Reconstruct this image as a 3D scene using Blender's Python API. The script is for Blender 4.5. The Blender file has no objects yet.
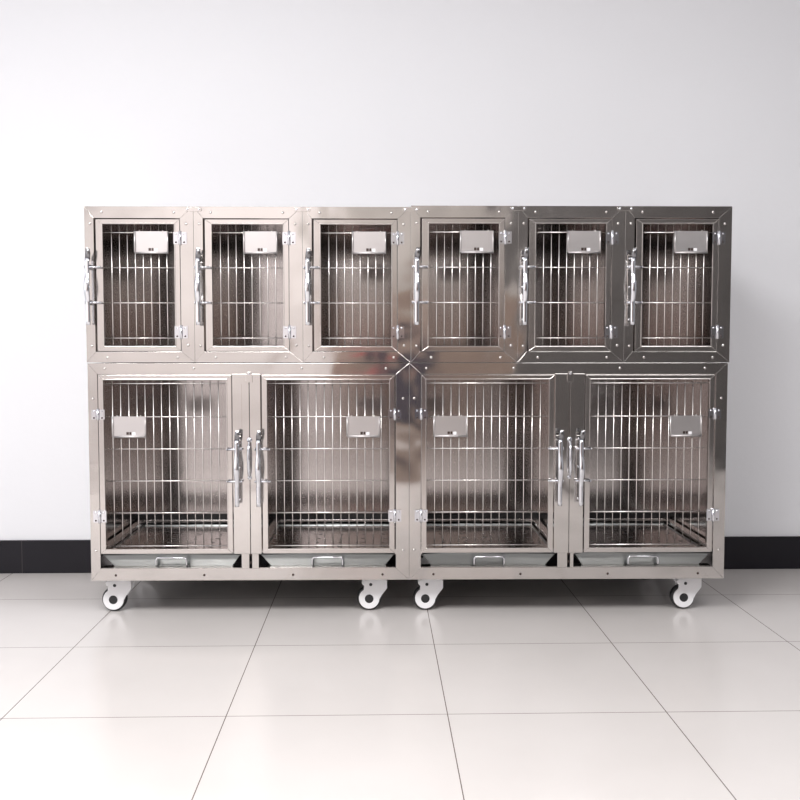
import bpy, bmesh, math, random
from mathutils import Vector, Matrix
random.seed(7)
S = bpy.context.scene
C = S.collection
PI = math.pi

# ------------------------------------------------------------------ camera, light, exposure
cam_d = bpy.data.cameras.new('camera'); cam = bpy.data.objects.new('camera', cam_d); C.objects.link(cam)
cam_d.sensor_width = 36; cam_d.lens = 42.137; cam_d.clip_start = .02
cam.location = (0, 0, .9968)
cam.rotation_euler = (math.radians(90 - 3.226), 0, math.radians(-1.415))
S.camera = cam

w = bpy.data.worlds.new('world'); S.world = w; w.use_nodes = True
w.node_tree.nodes['Background'].inputs[0].default_value = (.9, .95, 1, 1)
w.node_tree.nodes['Background'].inputs[1].default_value = .05

def area(name, loc, rot, sx, sy, power, col):
    d = bpy.data.lights.new(name, 'AREA'); d.shape = 'RECTANGLE'; d.size = sx; d.size_y = sy
    d.energy = power; d.color = col
    o = bpy.data.objects.new(name, d); o.location = loc; o.rotation_euler = rot; C.objects.link(o)
    return o
area('window_daylight', (-3.12, .9, 1.75), (0, -PI/2, 0), 2.0, 2.6, 24, (1, .985, .97))
area('fill_light_right', (1.6, .8, 3.10), (0, 0, 0), 1.4, 1.2, 34, (1, .99, .985))  # added fill, no known fixture; lifts the top and right of the wall
area('ceiling_light', (-1.1, .8, 3.10), (0, 0, 0), 1.6, 1.2, 100, (1, .99, .985))

S.view_settings.view_transform = 'Standard'; S.view_settings.look = 'None'
S.view_settings.gamma = 1; S.view_settings.use_curve_mapping = False
S.view_settings.exposure = .52

# ------------------------------------------------------------------ materials
def newmat(name):
    m = bpy.data.materials.new(name); m.use_nodes = True
    return m, m.node_tree, m.node_tree.nodes['Principled BSDF']
def N(nt, typ, **kw):
    n = nt.nodes.new(typ)
    for k, v in kw.items(): setattr(n, k, v)
    return n
def simple(name, col, rough=.5, metal=0, noise=0, nscale=20, spec=.5):
    m, nt, b = newmat(name)
    b.inputs['Roughness'].default_value = rough; b.inputs['Metallic'].default_value = metal
    b.inputs['Specular IOR Level'].default_value = spec
    tc = N(nt, 'ShaderNodeTexCoord'); nz = N(nt, 'ShaderNodeTexNoise'); nz.inputs['Scale'].default_value = nscale
    nz.inputs['Detail'].default_value = 4
    nt.links.new(tc.outputs['Object'], nz.inputs['Vector'])
    mx = N(nt, 'ShaderNodeMix', data_type='RGBA')
    k = max(noise, .01)
    mx.inputs['A'].default_value = (*[c*(1-k) for c in col], 1); mx.inputs['B'].default_value = (*[min(1, c*(1+k)) for c in col], 1)
    nt.links.new(nz.outputs['Fac'], mx.inputs['Factor']); nt.links.new(mx.outputs['Result'], b.inputs['Base Color'])
    return m
def steel(name, col, rough, wob=0, wscale=5, brush=0, axis=0):
    m, nt, b = newmat(name)
    b.inputs['Metallic'].default_value = 1; b.inputs['Base Color'].default_value = (*col, 1)
    tc = N(nt, 'ShaderNodeTexCoord'); oi = N(nt, 'ShaderNodeObjectInfo')
    ad = N(nt, 'ShaderNodeVectorMath', operation='ADD')
    nt.links.new(tc.outputs['Object'], ad.inputs[0]); nt.links.new(oi.outputs['Location'], ad.inputs[1])
    mp = N(nt, 'ShaderNodeMapping')
    sc = [60, 60, 60]; sc[axis] = 1.5
    mp.inputs['Scale'].default_value = sc
    nt.links.new(ad.outputs[0], mp.inputs['Vector'])
    n1 = N(nt, 'ShaderNodeTexNoise'); n1.inputs['Scale'].default_value = 4; n1.inputs['Detail'].default_value = 2
    nt.links.new(mp.outputs[0], n1.inputs['Vector'])
    n2 = N(nt, 'ShaderNodeTexNoise'); n2.inputs['Scale'].default_value = wscale; n2.inputs['Detail'].default_value = 1.5
    nt.links.new(ad.outputs[0], n2.inputs['Vector'])
    mr = N(nt, 'ShaderNodeMapRange'); mr.inputs['To Min'].default_value = rough*.93; mr.inputs['To Max'].default_value = rough*1.07
    nt.links.new(n1.outputs['Fac'], mr.inputs['Value']); nt.links.new(mr.outputs[0], b.inputs['Roughness'])
    b1 = N(nt, 'ShaderNodeBump'); b1.inputs['Strength'].default_value = 1; b1.inputs['Distance'].default_value = wob
    nt.links.new(n2.outputs['Fac'], b1.inputs['Height'])
    b2 = N(nt, 'ShaderNodeBump'); b2.inputs['Strength'].default_value = 1; b2.inputs['Distance'].default_value = brush
    nt.links.new(n1.outputs['Fac'], b2.inputs['Height']); nt.links.new(b1.outputs[0], b2.inputs['Normal'])
    nt.links.new(b2.outputs[0], b.inputs['Normal'])
    return m

M = {}
M['frame'] = steel('polished_steel', (.63, .605, .585), .11, wob=.010, wscale=4.5, brush=.00001, axis=2)
M['door'] = steel('door_steel', (.64, .61, .59), .15, wob=.0015, wscale=7, brush=.00001, axis=2)
M['panel'] = steel('brushed_panel', (.52, .485, .475), .15, wob=.0012, wscale=3, brush=0, axis=2)
M['wire'] = steel('wire_steel', (.80, .77, .75), .25)
M['chrome'] = steel('bright_chrome', (.72, .73, .77), .12)
M['tray'] = steel('tray_steel', (.30, .315, .315), .3, wob=.001)
M['card'] = steel('satin_card_plate', (.60, .58, .58), .36)
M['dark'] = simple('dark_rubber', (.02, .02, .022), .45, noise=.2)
M['screw'] = simple('dark_screw', (.07, .05, .045), .4, metal=.6)
M['whiteplastic'] = simple('white_castor_plastic', (.86, .86, .88), .35)
M['grip'] = steel('dark_chrome', (.25, .25, .26), .2)
M['baseboard'] = None

# floor tiles
m, nt, b = newmat('polished_floor_tile'); M['floor'] = m
tc = N(nt, 'ShaderNodeTexCoord'); sep = N(nt, 'ShaderNodeSeparateXYZ'); nt.links.new(tc.outputs['Object'], sep.inputs[0])
def mth(op, a, bb=None):
    n = N(nt, 'ShaderNodeMath', operation=op)
    for i, v in enumerate((a, bb)):
        if v is None: continue
        if isinstance(v, (int, float)): n.inputs[i].default_value = v
        else: nt.links.new(v, n.inputs[i])
    return n.outputs[0]
def grout(out, off, hw):
    a = mth('SUBTRACT', out, off); a = mth('DIVIDE', a, .6)
    fr = mth('FRACT', mth('ADD', a, 100.5)); d = mth('ABSOLUTE', mth('SUBTRACT', fr, .5))
    return mth('LESS_THAN', d, hw/.6)
gx = grout(sep.outputs[0], -.4091, .0014); gy = grout(sep.outputs[1], 2.4918, .0014)
g = mth('MAXIMUM', gx, gy)
nz = N(nt, 'ShaderNodeTexNoise'); nz.inputs['Scale'].default_value = 2.2; nz.inputs['Detail'].default_value = 5
nt.links.new(tc.outputs['Object'], nz.inputs['Vector'])
mx = N(nt, 'ShaderNodeMix', data_type='RGBA'); mx.inputs['A'].default_value = (.585, .555, .54, 1); mx.inputs['B'].default_value = (.665, .635, .62, 1)
nt.links.new(nz.outputs['Fac'], mx.inputs['Factor'])
mg = N(nt, 'ShaderNodeMix', data_type='RGBA'); mg.inputs['B'].default_value = (.16, .13, .12, 1)
nt.links.new(mx.outputs['Result'], mg.inputs['A']); nt.links.new(g, mg.inputs['Factor'])
nt.links.new(mg.outputs['Result'], b.inputs['Base Color'])
mr = N(nt, 'ShaderNodeMapRange'); mr.inputs['To Min'].default_value = .16; mr.inputs['To Max'].default_value = .24
nt.links.new(nz.outputs['Fac'], mr.inputs['Value']); nt.links.new(mr.outputs[0], b.inputs['Roughness'])

def wallmat(name, col):
    m, nt, b = newmat(name)
    b.inputs['Roughness'].default_value = .65
    tc = N(nt, 'ShaderNodeTexCoord'); nz = N(nt, 'ShaderNodeTexNoise'); nz.inputs['Scale'].default_value = 1.2; nz.inputs['Detail'].default_value = 6
    nt.links.new(tc.outputs['Object'], nz.inputs['Vector'])
    mx = N(nt, 'ShaderNodeMix', data_type='RGBA')
    mx.inputs['A'].default_value = (*[c*.985 for c in col], 1); mx.inputs['B'].default_value = (*[min(1, c*1.01) for c in col], 1)
    nt.links.new(nz.outputs['Fac'], mx.inputs['Factor'])
    n2 = N(nt, 'ShaderNodeTexNoise'); n2.inputs['Scale'].default_value = 40; n2.inputs['Detail'].default_value = 4
    nt.links.new(tc.outputs['Object'], n2.inputs['Vector'])
    bp = N(nt, 'ShaderNodeBump'); bp.inputs['Distance'].default_value = .0006
    nt.links.new(n2.outputs['Fac'], bp.inputs['Height']); nt.links.new(bp.outputs[0], b.inputs['Normal'])
    nt.links.new(mx.outputs['Result'], b.inputs['Base Color'])
    return m
M['wall'] = wallmat('white_painted_wall', (.83, .84, .87))
M['brown'] = simple('brown_wood', (.23, .17, .14), .5, noise=.25, nscale=6)
M['darkgrey'] = simple('dark_grey_shutter', (.095, .088, .09), .5, noise=.1)

# baseboard: black tile with joints
m, nt, b = newmat('black_skirting_tile'); M['baseboard'] = m
tc = N(nt, 'ShaderNodeTexCoord'); sep = N(nt, 'ShaderNodeSeparateXYZ'); nt.links.new(tc.outputs['Object'], sep.inputs[0])
gx = grout(sep.outputs[0], -1.565, .0016)
mg = N(nt, 'ShaderNodeMix', data_type='RGBA'); mg.inputs['A'].default_value = (.009, .008, .012, 1); mg.inputs['B'].default_value = (.05, .045, .045, 1)
nt.links.new(gx, mg.inputs['Factor']); nt.links.new(mg.outputs['Result'], b.inputs['Base Color'])
b.inputs['Roughness'].default_value = .4; b.inputs['Specular IOR Level'].default_value = .3

# ------------------------------------------------------------------ mesh helpers
class MB:
    def __init__(s): s.bm = bmesh.new(); s.mats = []
    def mi(s, m):
        if m not in s.mats: s.mats.append(m)
        return s.mats.index(m)
    def _mark(s, faces, m, smooth=False):
        k = s.mi(m)
        for f in faces: f.material_index = k; f.smooth = smooth
    def box(s, x0, x1, y0, y1, z0, z1, m):
        v = [s.bm.verts.new(p) for p in [(x0,y0,z0),(x1,y0,z0),(x1,y1,z0),(x0,y1,z0),(x0,y0,z1),(x1,y0,z1),(x1,y1,z1),(x0,y1,z1)]]
        fs = [s.bm.faces.new([v[i] for i in q]) for q in [(0,3,2,1),(4,5,6,7),(0,1,5,4),(1,2,6,5),(2,3,7,6),(3,0,4,7)]]
        s._mark(fs, m); return s
    def prism(s, pts, y0, y1, m, smooth=False):          # polygon in XZ, extruded along Y; pts counter-clockwise seen from -Y
        a = [s.bm.verts.new((x, y0, z)) for x, z in pts]; c = [s.bm.verts.new((x, y1, z)) for x, z in pts]
        n = len(pts)
        fs = [s.bm.faces.new(a), s.bm.faces.new(c[::-1])]
        sd = [s.bm.faces.new([a[i], c[i], c[(i+1) % n], a[(i+1) % n]]) for i in range(n)]
        s._mark(fs, m); s._mark(sd, m, smooth); return s
    def hexa(s, p, m):                                   # eight corners, order as box
        v = [s.bm.verts.new(q) for q in p]
        fs = [s.bm.faces.new([v[i] for i in q]) for q in [(0,3,2,1),(4,5,6,7),(0,1,5,4),(1,2,6,5),(2,3,7,6),(3,0,4,7)]]
        s._mark(fs, m); return s
    def tube(s, path, r, m, seg=8, flat=1.0):            # swept round bar
        path = [Vector(p) for p in path]; rings = []
        prev = None
        for i, p in enumerate(path):
            if i == 0: t = path[1]-p
            elif i == len(path)-1: t = p-path[i-1]
            else: t = (path[i+1]-p).normalized()+(p-path[i-1]).normalized()
            t.normalize()
            if prev is None:
                up = Vector((0, 1, 0)) if abs(t.y) < .9 else Vector((1, 0, 0))
            else: up = prev
            a = (up - t*up.dot(t)).normalized(); bb = t.cross(a); prev = a
            rr = r[i] if isinstance(r, (list, tuple)) else r
            rings.append([s.bm.verts.new(p + a*math.cos(2*PI*k/seg)*rr*flat + bb*math.sin(2*PI*k/seg)*rr) for k in range(seg)])
        fs = []
        for i in range(len(rings)-1):
            for k in range(seg):
                fs.append(s.bm.faces.new([rings[i][k], rings[i][(k+1) % seg], rings[i+1][(k+1) % seg], rings[i+1][k]]))
        s._mark(fs, m, True)
        s._mark([s.bm.faces.new(rings[0][::-1]), s.bm.faces.new(rings[-1])], m)
        return s
    def lathe_y(s, cx, cz, prof, m, seg=24):             # profile [(radius, y)], round about a Y axis
        rings = []; fs = []
        for r, y in prof:
            rings.append([s.bm.verts.new((cx+r*math.cos(2*PI*k/seg), y, cz+r*math.sin(2*PI*k/seg))) for k in range(seg)])
        for i in range(len(rings)-1):
            for k in range(seg):
                fs.append(s.bm.faces.new([rings[i][k], rings[i][(k+1) % seg], rings[i+1][(k+1) % seg], rings[i+1][k]]))
        s._mark(fs, m, True)
        s._mark([s.bm.faces.new(rings[0][::-1]), s.bm.faces.new(rings[-1])], m)
        return s
    def build(s, name, parent=None, bevel=0, loc=(0, 0, 0)):
        bmesh.ops.recalc_face_normals(s.bm, faces=s.bm.faces)
        me = bpy.data.meshes.new(name); s.bm.to_mesh(me); s.bm.free()
        for m in s.mats: me.materials.append(m)
        o = bpy.data.objects.new(name, me); C.objects.link(o); o.parent = parent; o.location = loc
        if bevel:
            bv = o.modifiers.new('bevel', 'BEVEL'); bv.width = bevel; bv.segments = 2; bv.limit_method = 'ANGLE'; bv.angle_limit = .6
        return o
def struct(o): o['kind'] = 'structure'; return o

# ------------------------------------------------------------------ the room
YF, YW, YB, XL, XR, ZC = 3.434, 4.134, -.9, -3.2, 3.2, 3.2
struct(MB().box(XL, XR, YB, YW, -.05, 0, M['floor']).build('floor'))
struct(MB().box(XL, XR, YW, YW+.1, -.05, ZC, M['wall']).build('wall_front'))
M['greywall'] = wallmat('grey_side_wall', (.33, .33, .34)); M['taupe'] = wallmat('taupe_door_panel', (.36, .335, .315))
M['beigewall'] = wallmat('beige_rear_wall', (.61, .57, .56))
struct(MB().box(XL, XR, YB-.1, YB, -.05, ZC, M['beigewall']).build('wall_rear'))
struct(MB().box(XR, XR+.1, YB-.1, YW+.1, -.05, ZC, M['greywall']).build('wall_right'))
wl = MB()
wl.box(XL-.1, XL, YB-.1, YW+.1, -.05, .72, M['wall']); wl.box(XL-.1, XL, YB-.1, YW+.1, 2.78, ZC, M['wall'])
wl.box(XL-.1, XL, YB-.1, -.43, .72, 2.78, M['wall']); wl.box(XL-.1, XL, 2.23, YW+.1, .72, 2.78, M['wall'])
struct(wl.build('wall_left'))
struct(MB().box(XL-.1, XR+.1, YB-.1, YW+.1, ZC, ZC+.1, M['wall']).build('ceiling'))
struct(MB().box(XL+.001, XR-.001, YW-.012, YW-.0002, .0002, .147, M['baseboard']).build('baseboard_front', bevel=.002))
wn = MB()
for a, c in ((-.43, -.38), (.875, .925), (2.18, 2.23)): wn.box(XL-.07, XL-.02, a, c, .72, 2.78, M['whiteplastic'])
for a, c in ((.72, .77), (2.73, 2.78)): wn.box(XL-.07, XL-.02, -.43, 2.23, a, c, M['whiteplastic'])
struct(wn.build('window_1'))
struct(MB().box(-.55, 1.0, YB+.0005, YB+.04, .0005, 1.45, M['brown']).box(-.55, 1.0, YB+.0005, YB+.036, 1.46, 2.45, M['taupe']).build('door_1', bevel=.004))
M['navy'] = simple('dark_navy_standin', (.02, .022, .04), .5); M['red'] = simple('dull_red_standin', (.35, .06, .07), .5)
struct(MB().box(.02, .36, YB+.041, YB+.06, .25, 1.05, M['navy']).build('reflection_standin_1'))  # added out of view: stands in for dark trousers mirrored in the steel
struct(MB().box(-.34, .0, YB+.041, YB+.06, .86, .98, M['red']).build('reflection_standin_2'))  # added out of view: gives the steel the reflection of a red shirt
sh = MB().box(1.05, XR-.01, YB+.0005, YB+.03, .0005, 2.7, M['darkgrey'])
M['ribgrey'] = simple('mid_grey_shutter_rib', (.17, .16, .155), .5, noise=.1)
for k in range(21): sh.box(1.07+k*.1, 1.105+k*.1, YB+.03, YB+.06, .01, 2.69, M['ribgrey'])
struct(sh.build('door_2'))

# ------------------------------------------------------------------ shared small parts
def rivet_mesh():
    b = MB().lathe_y(0, 0, [(.0050, 0), (.0046, -.0010), (.0036, -.0020), (.0020, -.0026), (.0006, -.0028)], M['frame'], 12)
    o = b.build('rivet'); me = o.data; bpy.data.objects.remove(o); return me
def screw_mesh():
    b = MB().lathe_y(0, 0, [(.0046, 0), (.0046, -.0008), (.0036, -.0014), (.0006, -.0014)], M['screw'], 12)
    o = b.build('screw'); me = o.data; bpy.data.objects.remove(o); return me
RIV, SCR = rivet_mesh(), screw_mesh()
def rivet(parent, x, z, y=0):
    o = bpy.data.objects.new('rivet', RIV); C.objects.link(o); o.parent = parent; o.location = (x, y, z)
def screw(parent, x, z, y=0):
    o = bpy.data.objects.new('screw', SCR); C.objects.link(o); o.parent = parent; o.location = (x, y, z)

def mitred(b, x0, x1, z0, z1, l, r, bt, tp, y0, y1, m):
    """rectangular frame out of four mitred flat bars"""
    g = .0002
    X0, X1, Z0, Z1 = x0+l, x1-r, z0+bt, z1-tp
    b.prism([(x0+g, z0), (x1-g, z0), (X1-g, Z0), (X0+g, Z0)], y0, y1, m)
    b.prism([(X0+g, Z1), (X1-g, Z1), (x1-g, z1), (x0+g, z1)], y0, y1, m)
    b.prism([(x0, z0+g), (X0, Z0+g), (X0, Z1-g), (x0, z1-g)], y0, y1, m)
    b.prism([(X1, Z0+g), (x1, z0+g), (x1, z1-g), (X1, Z1-g)], y0, y1, m)

def grille(parent, x0, x1, z0, z1, nbars, zs):
    b = MB(); sp = (x1-x0)/(nbars+1)
    for i in range(nbars):
        x = x0+sp*(i+1); b.tube([(x, .009, z0-.006), (x, .009, z1+.006)], .0020, M['wire'], 8)
    for z in zs: b.tube([(x0-.006, .0052, z), (x1+.006, .0052, z)], .0020, M['wire'], 8)
    return b.build('wire_grille', parent)

def card_holder(parent, x0, x1, z0, z1):
    b = MB(); y = -.002
    b.box(x0+.004, x1, y-.001, y, z0+.003, z1, M['card'])
    b.tube([(x0+.004, y-.003, z0+.004), (x0+.004, y-.003, z1)], .0035, M['card'])
    b.tube([(x0+.006, y-.003, z0+.003), (x1, y-.003, z0+.003)], .0035, M['card'])
    b.tube([(x1-.002, y-.003, z0+.004), (x1-.002, y-.003, z1-.002)], .0025, M['card'])
    cx = x0+(x1-x0)*.53
    b.box(cx-.013, cx-.004, y-.0018, y-.001, z0+.010, z0+.020, M['screw'])
    b.box(cx-.002, cx+.005, y-.0018, y-.001, z0+.010, z0+.020, M['screw'])
    b.box(cx+.008, cx+.020, y-.0018, y-.001, z0+.008, z0+.019, M['whiteplastic'])
    for hx in (x0+.02, x1-.02): b.tube([(hx, y, z1-.004), (hx, y+.001, z1+.003), (hx, .006, z1+.004), (hx, .009, z1-.002)], .0022, M['wire'])
    return b.build('card_holder', parent)

def hinge(parent, xc, zc, h=.044, side=1):
    b = MB(); y = -.0004
    for s in (-1, 1):
        x0, x1 = (xc+.005, xc+.024) if s > 0 else (xc-.024, xc-.005)
        b.box(x0, x1, y-.0022, y, zc-h/2, zc+h/2, M['chrome'])
        b.box(x0+.003, x1-.003, y-.0034, y-.0022, zc-h/4, zc+h/4, M['chrome'])
        for q in (-1, 1):
            b.lathe_y((x0+x1)/2, zc+q*h*.34, [(.0034, y-.0022), (.003, y-.0036), (.0006, y-.0042)], M['screw'] if q < 0 else M['chrome'], 10)
    b.tube([(xc, y-.0045, zc-h/2-.003), (xc, y-.0045, zc+h/2+.003)], .0048, M['chrome'], 12)
    return b.build('hinge', parent)

def latch(parent, x, zb, zt, zp, side):
    """upright two point lever latch; side=+1 throws its bolts to the right"""
    b = MB()
    b.box(x-.011, x+.011, -.0024, -.0004, zb+.008, zt-.022, M['door'])
    for q in (zb+.020, (zb+zt)/2, zt-.034):
        b.lathe_y(x-.004*side, q, [(.004, -.0024), (.0035, -.0042), (.0006, -.005)], M['chrome'], 10)
    for z in zp:                                          # brackets carrying the bolts
        b.box(x-.007, x-.004, -.034, -.0024, z-.008, z+.008, M['chrome'])
        b.box(x+.004, x+.007, -.034, -.0024, z-.008, z+.008, M['chrome'])
    lt = b.build('latch', parent, bevel=.0006)
    for z in zp:
        r = MB()
        r.tube([(x-.014*side, -.018, z), (x+.038*side, -.018, z)], .0040, M['chrome'], 10)
        r.tube([(x-.0165*side, -.018, z), (x-.014*side, -.018, z)], .0052, M['chrome'], 10)
        r.tube([(x+.038*side, -.018, z), (x+.041*side, -.018, z)], .0048, M['chrome'], 10)
        r.tube([(x, -.034, z-.014), (x, -.040, z-.020), (x-.006*side, -.040, z-.028)], .0032, M['chrome'], 8)
        r.build('bolt', lt)
    lv = MB(); pts = []; rr = []
    n = 18
    for i in range(n+1):
        t = i/n; z = zb+(zt-.034-zb)*t
        bulge = math.sin(PI*min(1, max(0, (t-.36)/.40)))
        pts.append((x, -.040-.012*bulge, z)); rr.append(.0080+.0022*bulge)
    lv.tube(pts, rr, M['chrome'], 12, flat=.55)
    lv.tube([(x+.001, -.038, zt-.038), (x+.003, -.041, zt-.018), (x+.0045, -.047, zt)], [.009, .0095, .007], M['grip'], 12, flat=.5)
    lv.build('lever', lt)
    return lt

def door(parent, x0, x1, z0, z1, l, r, bt, tp, nbars, zs):
    b = MB()
    mitred(b, x0, x1, z0, z1, l, r, bt, tp, 0, .018, M['door'])
    e = .004                                             # raised inner lip
    mitred(b, x0+l-e, x1-r+e, z0+bt-e, z1-tp+e, .0035, .0035, .0035, .0035, -.0016, .0, M['door'])
    d = b.build('door', parent, bevel=.0007)
    grille(d, x0+l, x1-r, z0+bt, z1-tp, nbars, zs)
    return d

def clip(parent, x, z, w=.062):
    b = MB(); h = .0075; pts = []
    for k in range(9): a = -PI/2+PI*k/8; pts.append((x+w/2-h+h*math.cos(a), z+h*math.sin(a)))
    for k in range(9): a = PI/2+PI*k/8; pts.append((x-w/2+h+h*math.cos(a), z+h*math.sin(a)))
    b.prism(pts, -.0026, -.0003, M['frame'])
    for s in (-1, 1): b.lathe_y(x+s*w*.34, z, [(.0045, -.0026), (.004, -.0042), (.0006, -.0048)], M['chrome'], 10)
    return b.build('joining_clip', parent, bevel=.0005)

def empty(name, loc, label, cat, group=None):
    o = bpy.data.objects.new(name, None); C.objects.link(o); o.location = loc; o.empty_display_size = .1
    o['label'] = label; o['category'] = cat
    o.rotation_euler = (0, 0, ROT)
    if loc[0] > .05: o.scale = (.993, 1, 1.009 if 'small' in label else 1.0015)
    if group: o['group'] = group
    return o

ROT = -.0094
def place(x, z):                                         # the bank stands very slightly askew to the wall
    if x > .13: x = .119+(x-.119)*.993
    return (x, YF+(x+1.05)*math.tan(ROT), z)
D = .664      # depth of the cages
def carcass(t, W, H, zb=0):
    """sheet steel sides, back, top and bottom, each its own part"""
    g = .001
    MB().box(0, .0015, .031, D, 0, H, M['panel']).build('side_panel', t)
    MB().box(W-.0015, W, .031, D, 0, H, M['panel']).build('side_panel', t)
    MB().box(.0016, W-.0016, D-.0015, D, zb, H, M['panel']).build('back_panel', t)
    MB().box(.0016, W-.0016, .031, D-.0016, H-.0015, H, M['panel']).build('top_panel', t)

# ------------------------------------------------------------------ small upper cages
def upper_cage(k, label, has_clip):
    P = .393; W = .3925; H = .5625
    t = empty('pet_cage', place(-1.0545+k*P, .9415), label, 'cage', 'small cages in the top row')
    b = MB(); mitred(b, 0, W, 0, H, .0335, .048, .039, .042, 0, .003, M['frame'])
    mitred(b, 0, W, 0, H, .003, .003, .003, .003, .0032, .03, M['frame'])
    mitred(b, .0335-.003, W-.048+.003, .036, H-.039, .003, .003, .003, .003, .0032, .024, M['frame'])
    b.build('front_frame', t, bevel=.0005)
    carcass(t, W, H)
    MB().box(.0016, W-.0016, .031, D-.0016, .0, .0015, M['panel']).build('floor_panel', t)
    d = door(t, .0405, .3425, .0415, .5165, .0255, .0205, .0175, .0175, 8, (.0885, .216, .343, .469))
    card_holder(d, .178, .302, .393, .473)
    hinge(t, .3445, .449); hinge(t, .3445, .110)
    latch(t, .0205, .135, .408, (.343, .216), 1)
    for x, z in ((.062, .541), (.322, .541), (.020, .500), (.366, .500), (.020, .060), (.368, .062), (.075, .018), (.330, .018)): rivet(t, x, z)
    if has_clip: clip(t, W, H-.010)
    return t
UP = ['small steel cage at the left end of the top row, its frame palest of all',
      'small steel cage second from the left in the top row, pale frame and card plate',
      'small steel cage in the top row just left of the middle seam',
      'small steel cage in the top row just right of the middle seam',
      'small grey steel cage second from the right in the top row',
      'small dark grey steel cage at the right end of the top row']
for k in range(6): upper_cage(k, UP[k], k < 5)

# ------------------------------------------------------------------ castor
def castor(parent, x, y, zt):
    """swivel castor: axis at x, wheel trailing to the left; zt = underside of the cage"""
    R = .0462; wx = x-.036; wz = R-parent.location.z      # ground is z = 0 in the world
    pl = MB()
    pl.box(x-.042, x+.034, y-.034, y+.034, zt-.003, zt-.0004, M['chrome'])
    for sx in (-.033, .024):
        pl.tube([(x+sx, y-.026, zt-.008), (x+sx, y-.026, zt-.003)], .005, M['chrome'], 8)
    pl.tube([(x, y, zt-.014), (x, y, zt-.003)], .024, M['grip'], 20)
    c = pl.build('castor', parent)
    # housing: teardrop cheeks either side plus a bridge
    def outline(s=1.0):
        pts = []
        r = .0390*s
        a0, a1 = math.radians(122), math.radians(356)
        top = zt-.0145
        for k in range(22):
            a = a0+(a1-a0)*k/21; pts.append((wx+r*math.cos(a), wz+r*math.sin(a)))
        pts += [(x+.012, wz+.014), (x+.025, wz+.030), (x+.032, wz+.040), (x+.032, top-.003), (x+.029, top), (wx-.004, top), (wx-.010, top-.006), (wx-.022, top-.005), (wx-.029, top-.014), (wx-.026, top-.022), (wx-.019, top-.027)]
        return pts
    h = MB()
    h.prism(outline(), y-.024, y-.016, M['whiteplastic'], True)
    h.prism(outline(), y+.016, y+.024, M['whiteplastic'], True)
    h.box(wx+.006, x+.028, y-.016, y+.016, wz+R+.004, zt-.0146, M['whiteplastic'])
    h.build('housing', c, bevel=.0025)
    wb = MB()
    wb.lathe_y(wx, wz, [(R-.007, y-.0155), (R-.002, y-.013), (R-.0001, y-.007), (R-.0001, y+.007), (R-.002, y+.013), (R-.007, y+.0155)], M['dark'], 36)
    wb.build('wheel', c)
    hb = MB(); hb.lathe_y(wx, wz, [(.0165, y-.0238), (.0165, y-.0248), (.0145, y-.0252), (.0130, y-.0250), (.0008, y-.0256)], M['dark'], 20)
    hb.build('hub_cap', c)
    sb = MB(); sb.lathe_y(wx+.006, zt-.037, [(.0062, y-.0238), (.0056, y-.0248), (.0008, y-.0246)], M['dark'], 14); sb.build('axle_bolt', c)
    bp = MB(); bp.box(wx-.030, wx-.012, y-.010, y+.010, zt-.021, zt-.0165, M['whiteplastic']); bp.build('brake_pedal', c, bevel=.0015)
    return c

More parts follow.
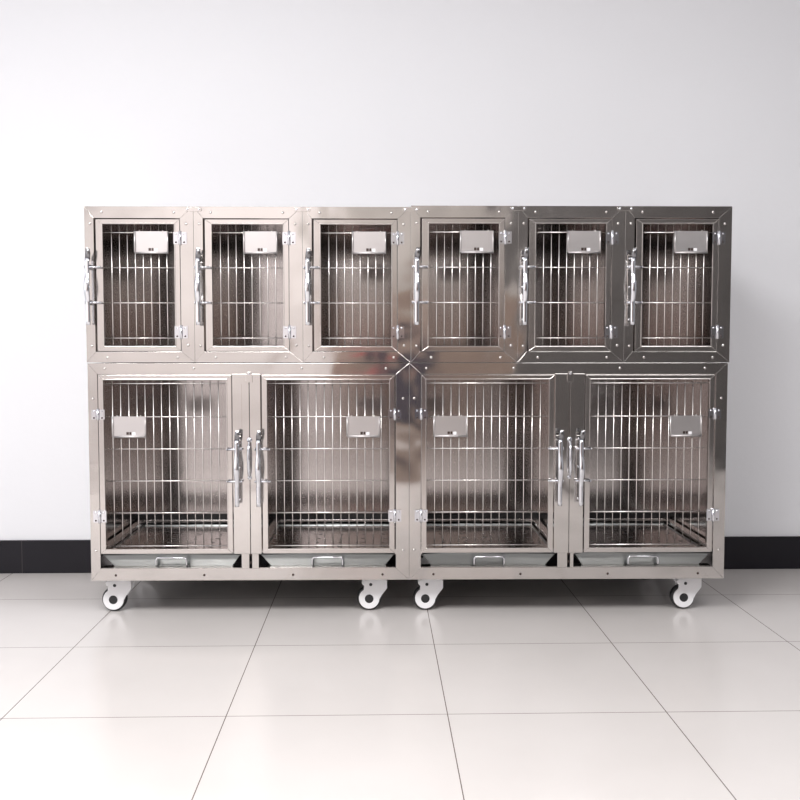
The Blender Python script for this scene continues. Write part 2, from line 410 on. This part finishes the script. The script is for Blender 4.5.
# ------------------------------------------------------------------ wide lower cages
def lower_cage(x0, W, t1, d1, seam, d2, t2, cards, label):
    H = .801; Z0 = .1375
    t = empty('double_pet_cage', place(x0, Z0), label, 'cage', 'wide double cages in the bottom row')
    F = M['frame']; b = MB()
    # outer flat bars, mitred at the corners
    l, r = t1[0], W-t2[1]
    mitred(b, 0, W, 0, H, l, r, .044, .0395, 0, .003, F)
    mitred(b, 0, W, 0, H, .003, .003, .003, .003, .0032, .03, F)
    b.box(.03, W-.03, .0035, .018, .040, .044, F)
    b.box(l, W-r, .0035, .022, H-.0425, H-.0395, F)
    b.build('front_frame', t, bevel=.0005)
    # centre posts with the removable divider's slot between them
    for a, c, e in ((d1[1]+.003, seam-.0012, t1[1]), (seam+.0012, d2[0]-.003, t2[0])):
        p = MB()
        p.box(a, c, 0, .003, .0985, H-.0398, F)
        lo, hi = (e, c) if e > a and c < seam else (a, c)
        if c < seam: lo, hi = e, c-.004
        else: lo, hi = a+.004, e
        p.box(lo, hi, 0, .003, .0443, .0983, F)
        p.box(a, a+.003, .0032, .028, .0985, H-.0398, F); p.box(c-.003, c, .0032, .028, .0985, H-.0398, F)
        p.build('centre_post', t, bevel=.0007)
    carcass(t, W, H, .130)
    MB().box(.0016, W-.0016, D-.0015, D, .002, .129, M['dark']).build('gap_shade_sheet', t)  # dark sheet painted in for the shade of the gap under the back panel
    MB().box(seam-.0008, seam+.0008, .034, D-.002, .10, H-.002, M['panel']).build('divider_panel', t)
    # floor of the cage: perforated sheet on a rail frame
    for a, c in ((.004, seam-.004), (seam+.004, W-.004)):
        f = MB(); z = .1
        f.box(a, c, .03, D-.085, z-.012, z-.010, M['panel'])
        nx = int((c-a)/.088)
        for i in range(nx):
            for j in range(7):
                xx = a+.05+i*.088; yy = .08+j*.08
                f.box(xx-.007, xx+.007, yy-.005, yy+.005, z-.0100, z-.0096, M['dark'])
        f.build('floor_panel', t)
        g = MB()
        g.box(a+.006, a+.034, .034, D-.006, z-.004, z+.010, M['wire']); g.box(c-.034, c-.006, .034, D-.006, z-.004, z+.010, M['wire'])
        g.box(a+.035, c-.035, D-.030, D-.008, z-.004, z+.008, M['wire'])
        g.box(a+.006, c-.006, .024, .0335, z-.009, z+.010, M['door'])
        g.build('floor_rail', t, bevel=.001)
    zs = (.128, .251, .369, .487, .605, .727)
    for i, (dx, tr, cd) in enumerate(((d1, t1, cards[0]), (d2, t2, cards[1]))):
        d = door(t, dx[0]+.002, dx[1]-.001, .100, .757, .0195, .0195, .0175, .0175, 14, zs)
        card_holder(d, cd[0], cd[1], .530, .607)
        hx = dx[0]+.001 if i == 0 else dx[1]
        hinge(t, hx, .614, .036); hinge(t, hx, .239, .044)
        # drip tray: flared walls, rolled rim, bent rod handle
        q = MB(); a, c = tr[0]+.006, tr[1]-.006; T = M['tray']; y0, y1 = .014, .60; fl = .034; z0, z1 = .0465, .094
        q.hexa([(a+fl, y0+.022, z0), (c-fl, y0+.022, z0), (c-fl, y1-.02, z0), (a+fl, y1-.02, z0), (a+fl, y0+.022, z0+.001), (c-fl, y0+.022, z0+.001), (c-fl, y1-.02, z0+.001), (a+fl, y1-.02, z0+.001)], T)
        th = .001
        def wall(p0, p1, p2, p3, n):
            off = Vector(n)*th
            P = [Vector(p) for p in (p0, p1, p2, p3)]
            vs = [P[0], P[1], P[1]+off, P[0]+off, P[3], P[2], P[2]+off, P[3]+off]
            q.hexa([tuple(v) for v in vs], T)
        wall((a+fl, y0+.022, z0), (c-fl, y0+.022, z0), (c, y0, z1), (a, y0, z1), (0, 1, 0))
        wall((a+fl, y1-.02, z0), (c-fl, y1-.02, z0), (c, y1, z1), (a, y1, z1), (0, -1, 0))
        wall((a+fl, y0+.022, z0), (a+fl, y1-.02, z0), (a, y1, z1), (a, y0, z1), (1, 0, 0))
        wall((c-fl, y0+.022, z0), (c-fl, y1-.02, z0), (c, y1, z1), (c, y0, z1), (-1, 0, 0))
        q.tube([(a, y0, z1), (c, y0, z1), (c, y1, z1), (a, y1, z1)], .0028, T)
        tray = q.build('tray', t)
        m_ = (tr[0]+tr[1])/2; hw = .056
        hn = MB(); y = .022
        hn.tube([(m_-hw, y+.012, .050), (m_-hw, y-.014, .052), (m_-hw, y-.022, .060), (m_-hw, y-.024, .078), (m_-hw+.006, y-.024, .085), (m_+hw-.006, y-.024, .085), (m_+hw, y-.024, .078), (m_+hw, y-.022, .060), (m_+hw, y-.014, .052), (m_+hw, y+.012, .050)], .0032, M['chrome'], 10)
        hn.build('handle', tray)
        rl = MB(); rl.box(tr[0]+.001, tr[1]-.001, .004, .05, .0442, .0460, M['door']); rl.build('tray_rail', t)
    latch(t, seam-.042, .281, .557, (.487, .369), -1)
    latch(t, seam+.036, .281, .557, (.487, .369), 1)
    # pull handle of the divider, its track and clip
    h = MB(); hx = seam-.001
    h.tube([(hx, -.003, .386), (hx, -.018, .394), (hx, -.024, .42), (hx, -.024, .48), (hx, -.018, .506), (hx, -.003, .514)], [.004, .005, .0062, .0062, .005, .004], M['chrome'], 10)
    h.lathe_y(hx, .520, [(.010, -.0012), (.009, -.004), (.0008, -.005)], M['chrome'], 14)
    h.lathe_y(hx, .381, [(.008, -.0012), (.007, -.004), (.0008, -.005)], M['chrome'], 14)
    h.build('divider_handle', t)
    tk = MB()
    tk.box(seam-.030, seam-.028, -.0014, -.0002, .53, .725, F); tk.box(seam-.004, seam-.0015, -.0014, -.0002, .53, .725, F)
    tk.prism([(seam-.030+.015*(1-math.cos(PI*k/8))*.93, .725+.012*math.sin(PI*k/8)) for k in range(9)][::-1], -.0014, -.0002, F)
    tk.build('divider_track', t)
    cp = MB(); cp.prism([(seam-.012, H-.070), (seam+.012, H-.070), (seam+.012, H-.042), (seam+.006, H-.032), (seam-.006, H-.032), (seam-.012, H-.042)], -.003, -.0004, M['frame'])
    cp.lathe_y(seam, H-.039, [(.0045, -.003), (.004, -.0048), (.0006, -.0052)], M['chrome'], 10)
    cp.build('divider_clip', t, bevel=.0005)
    for x, z in ((.062, H-.019), (.385, H-.019), (.778, H-.019), (W-.085, H-.019), (.018, .672), (W-.022, .672), (W-.022, .108), (.018, .110)): rivet(t, x, z)
    for x in (.090, .415, .742, W-.098): screw(t, x, .020)
    for z in (.095, .065): screw(t, seam, z, .004)
    for x in ((.093, W-.113) if x0 < 0 else (.099, W-.089)):
        for y in (.098, D-.098): castor(t, x, y, 0)
    return t
lower_cage(-1.0525, 1.1705, (.035, .553), (.035, .5225), .5865, (.630, 1.118), (.616, 1.122), ((.085, .210), (.940, 1.063)),
           'wide double steel cage on castors at bottom left, its left post bright cream')
lower_cage(.1190, 1.1790, (.0425, .553), (.0425, .5365), .5950, (.650, 1.133), (.613, 1.136), ((.087, .213), (.964, 1.084)),
           'wide double steel cage on castors at bottom right, its posts dark grey above')
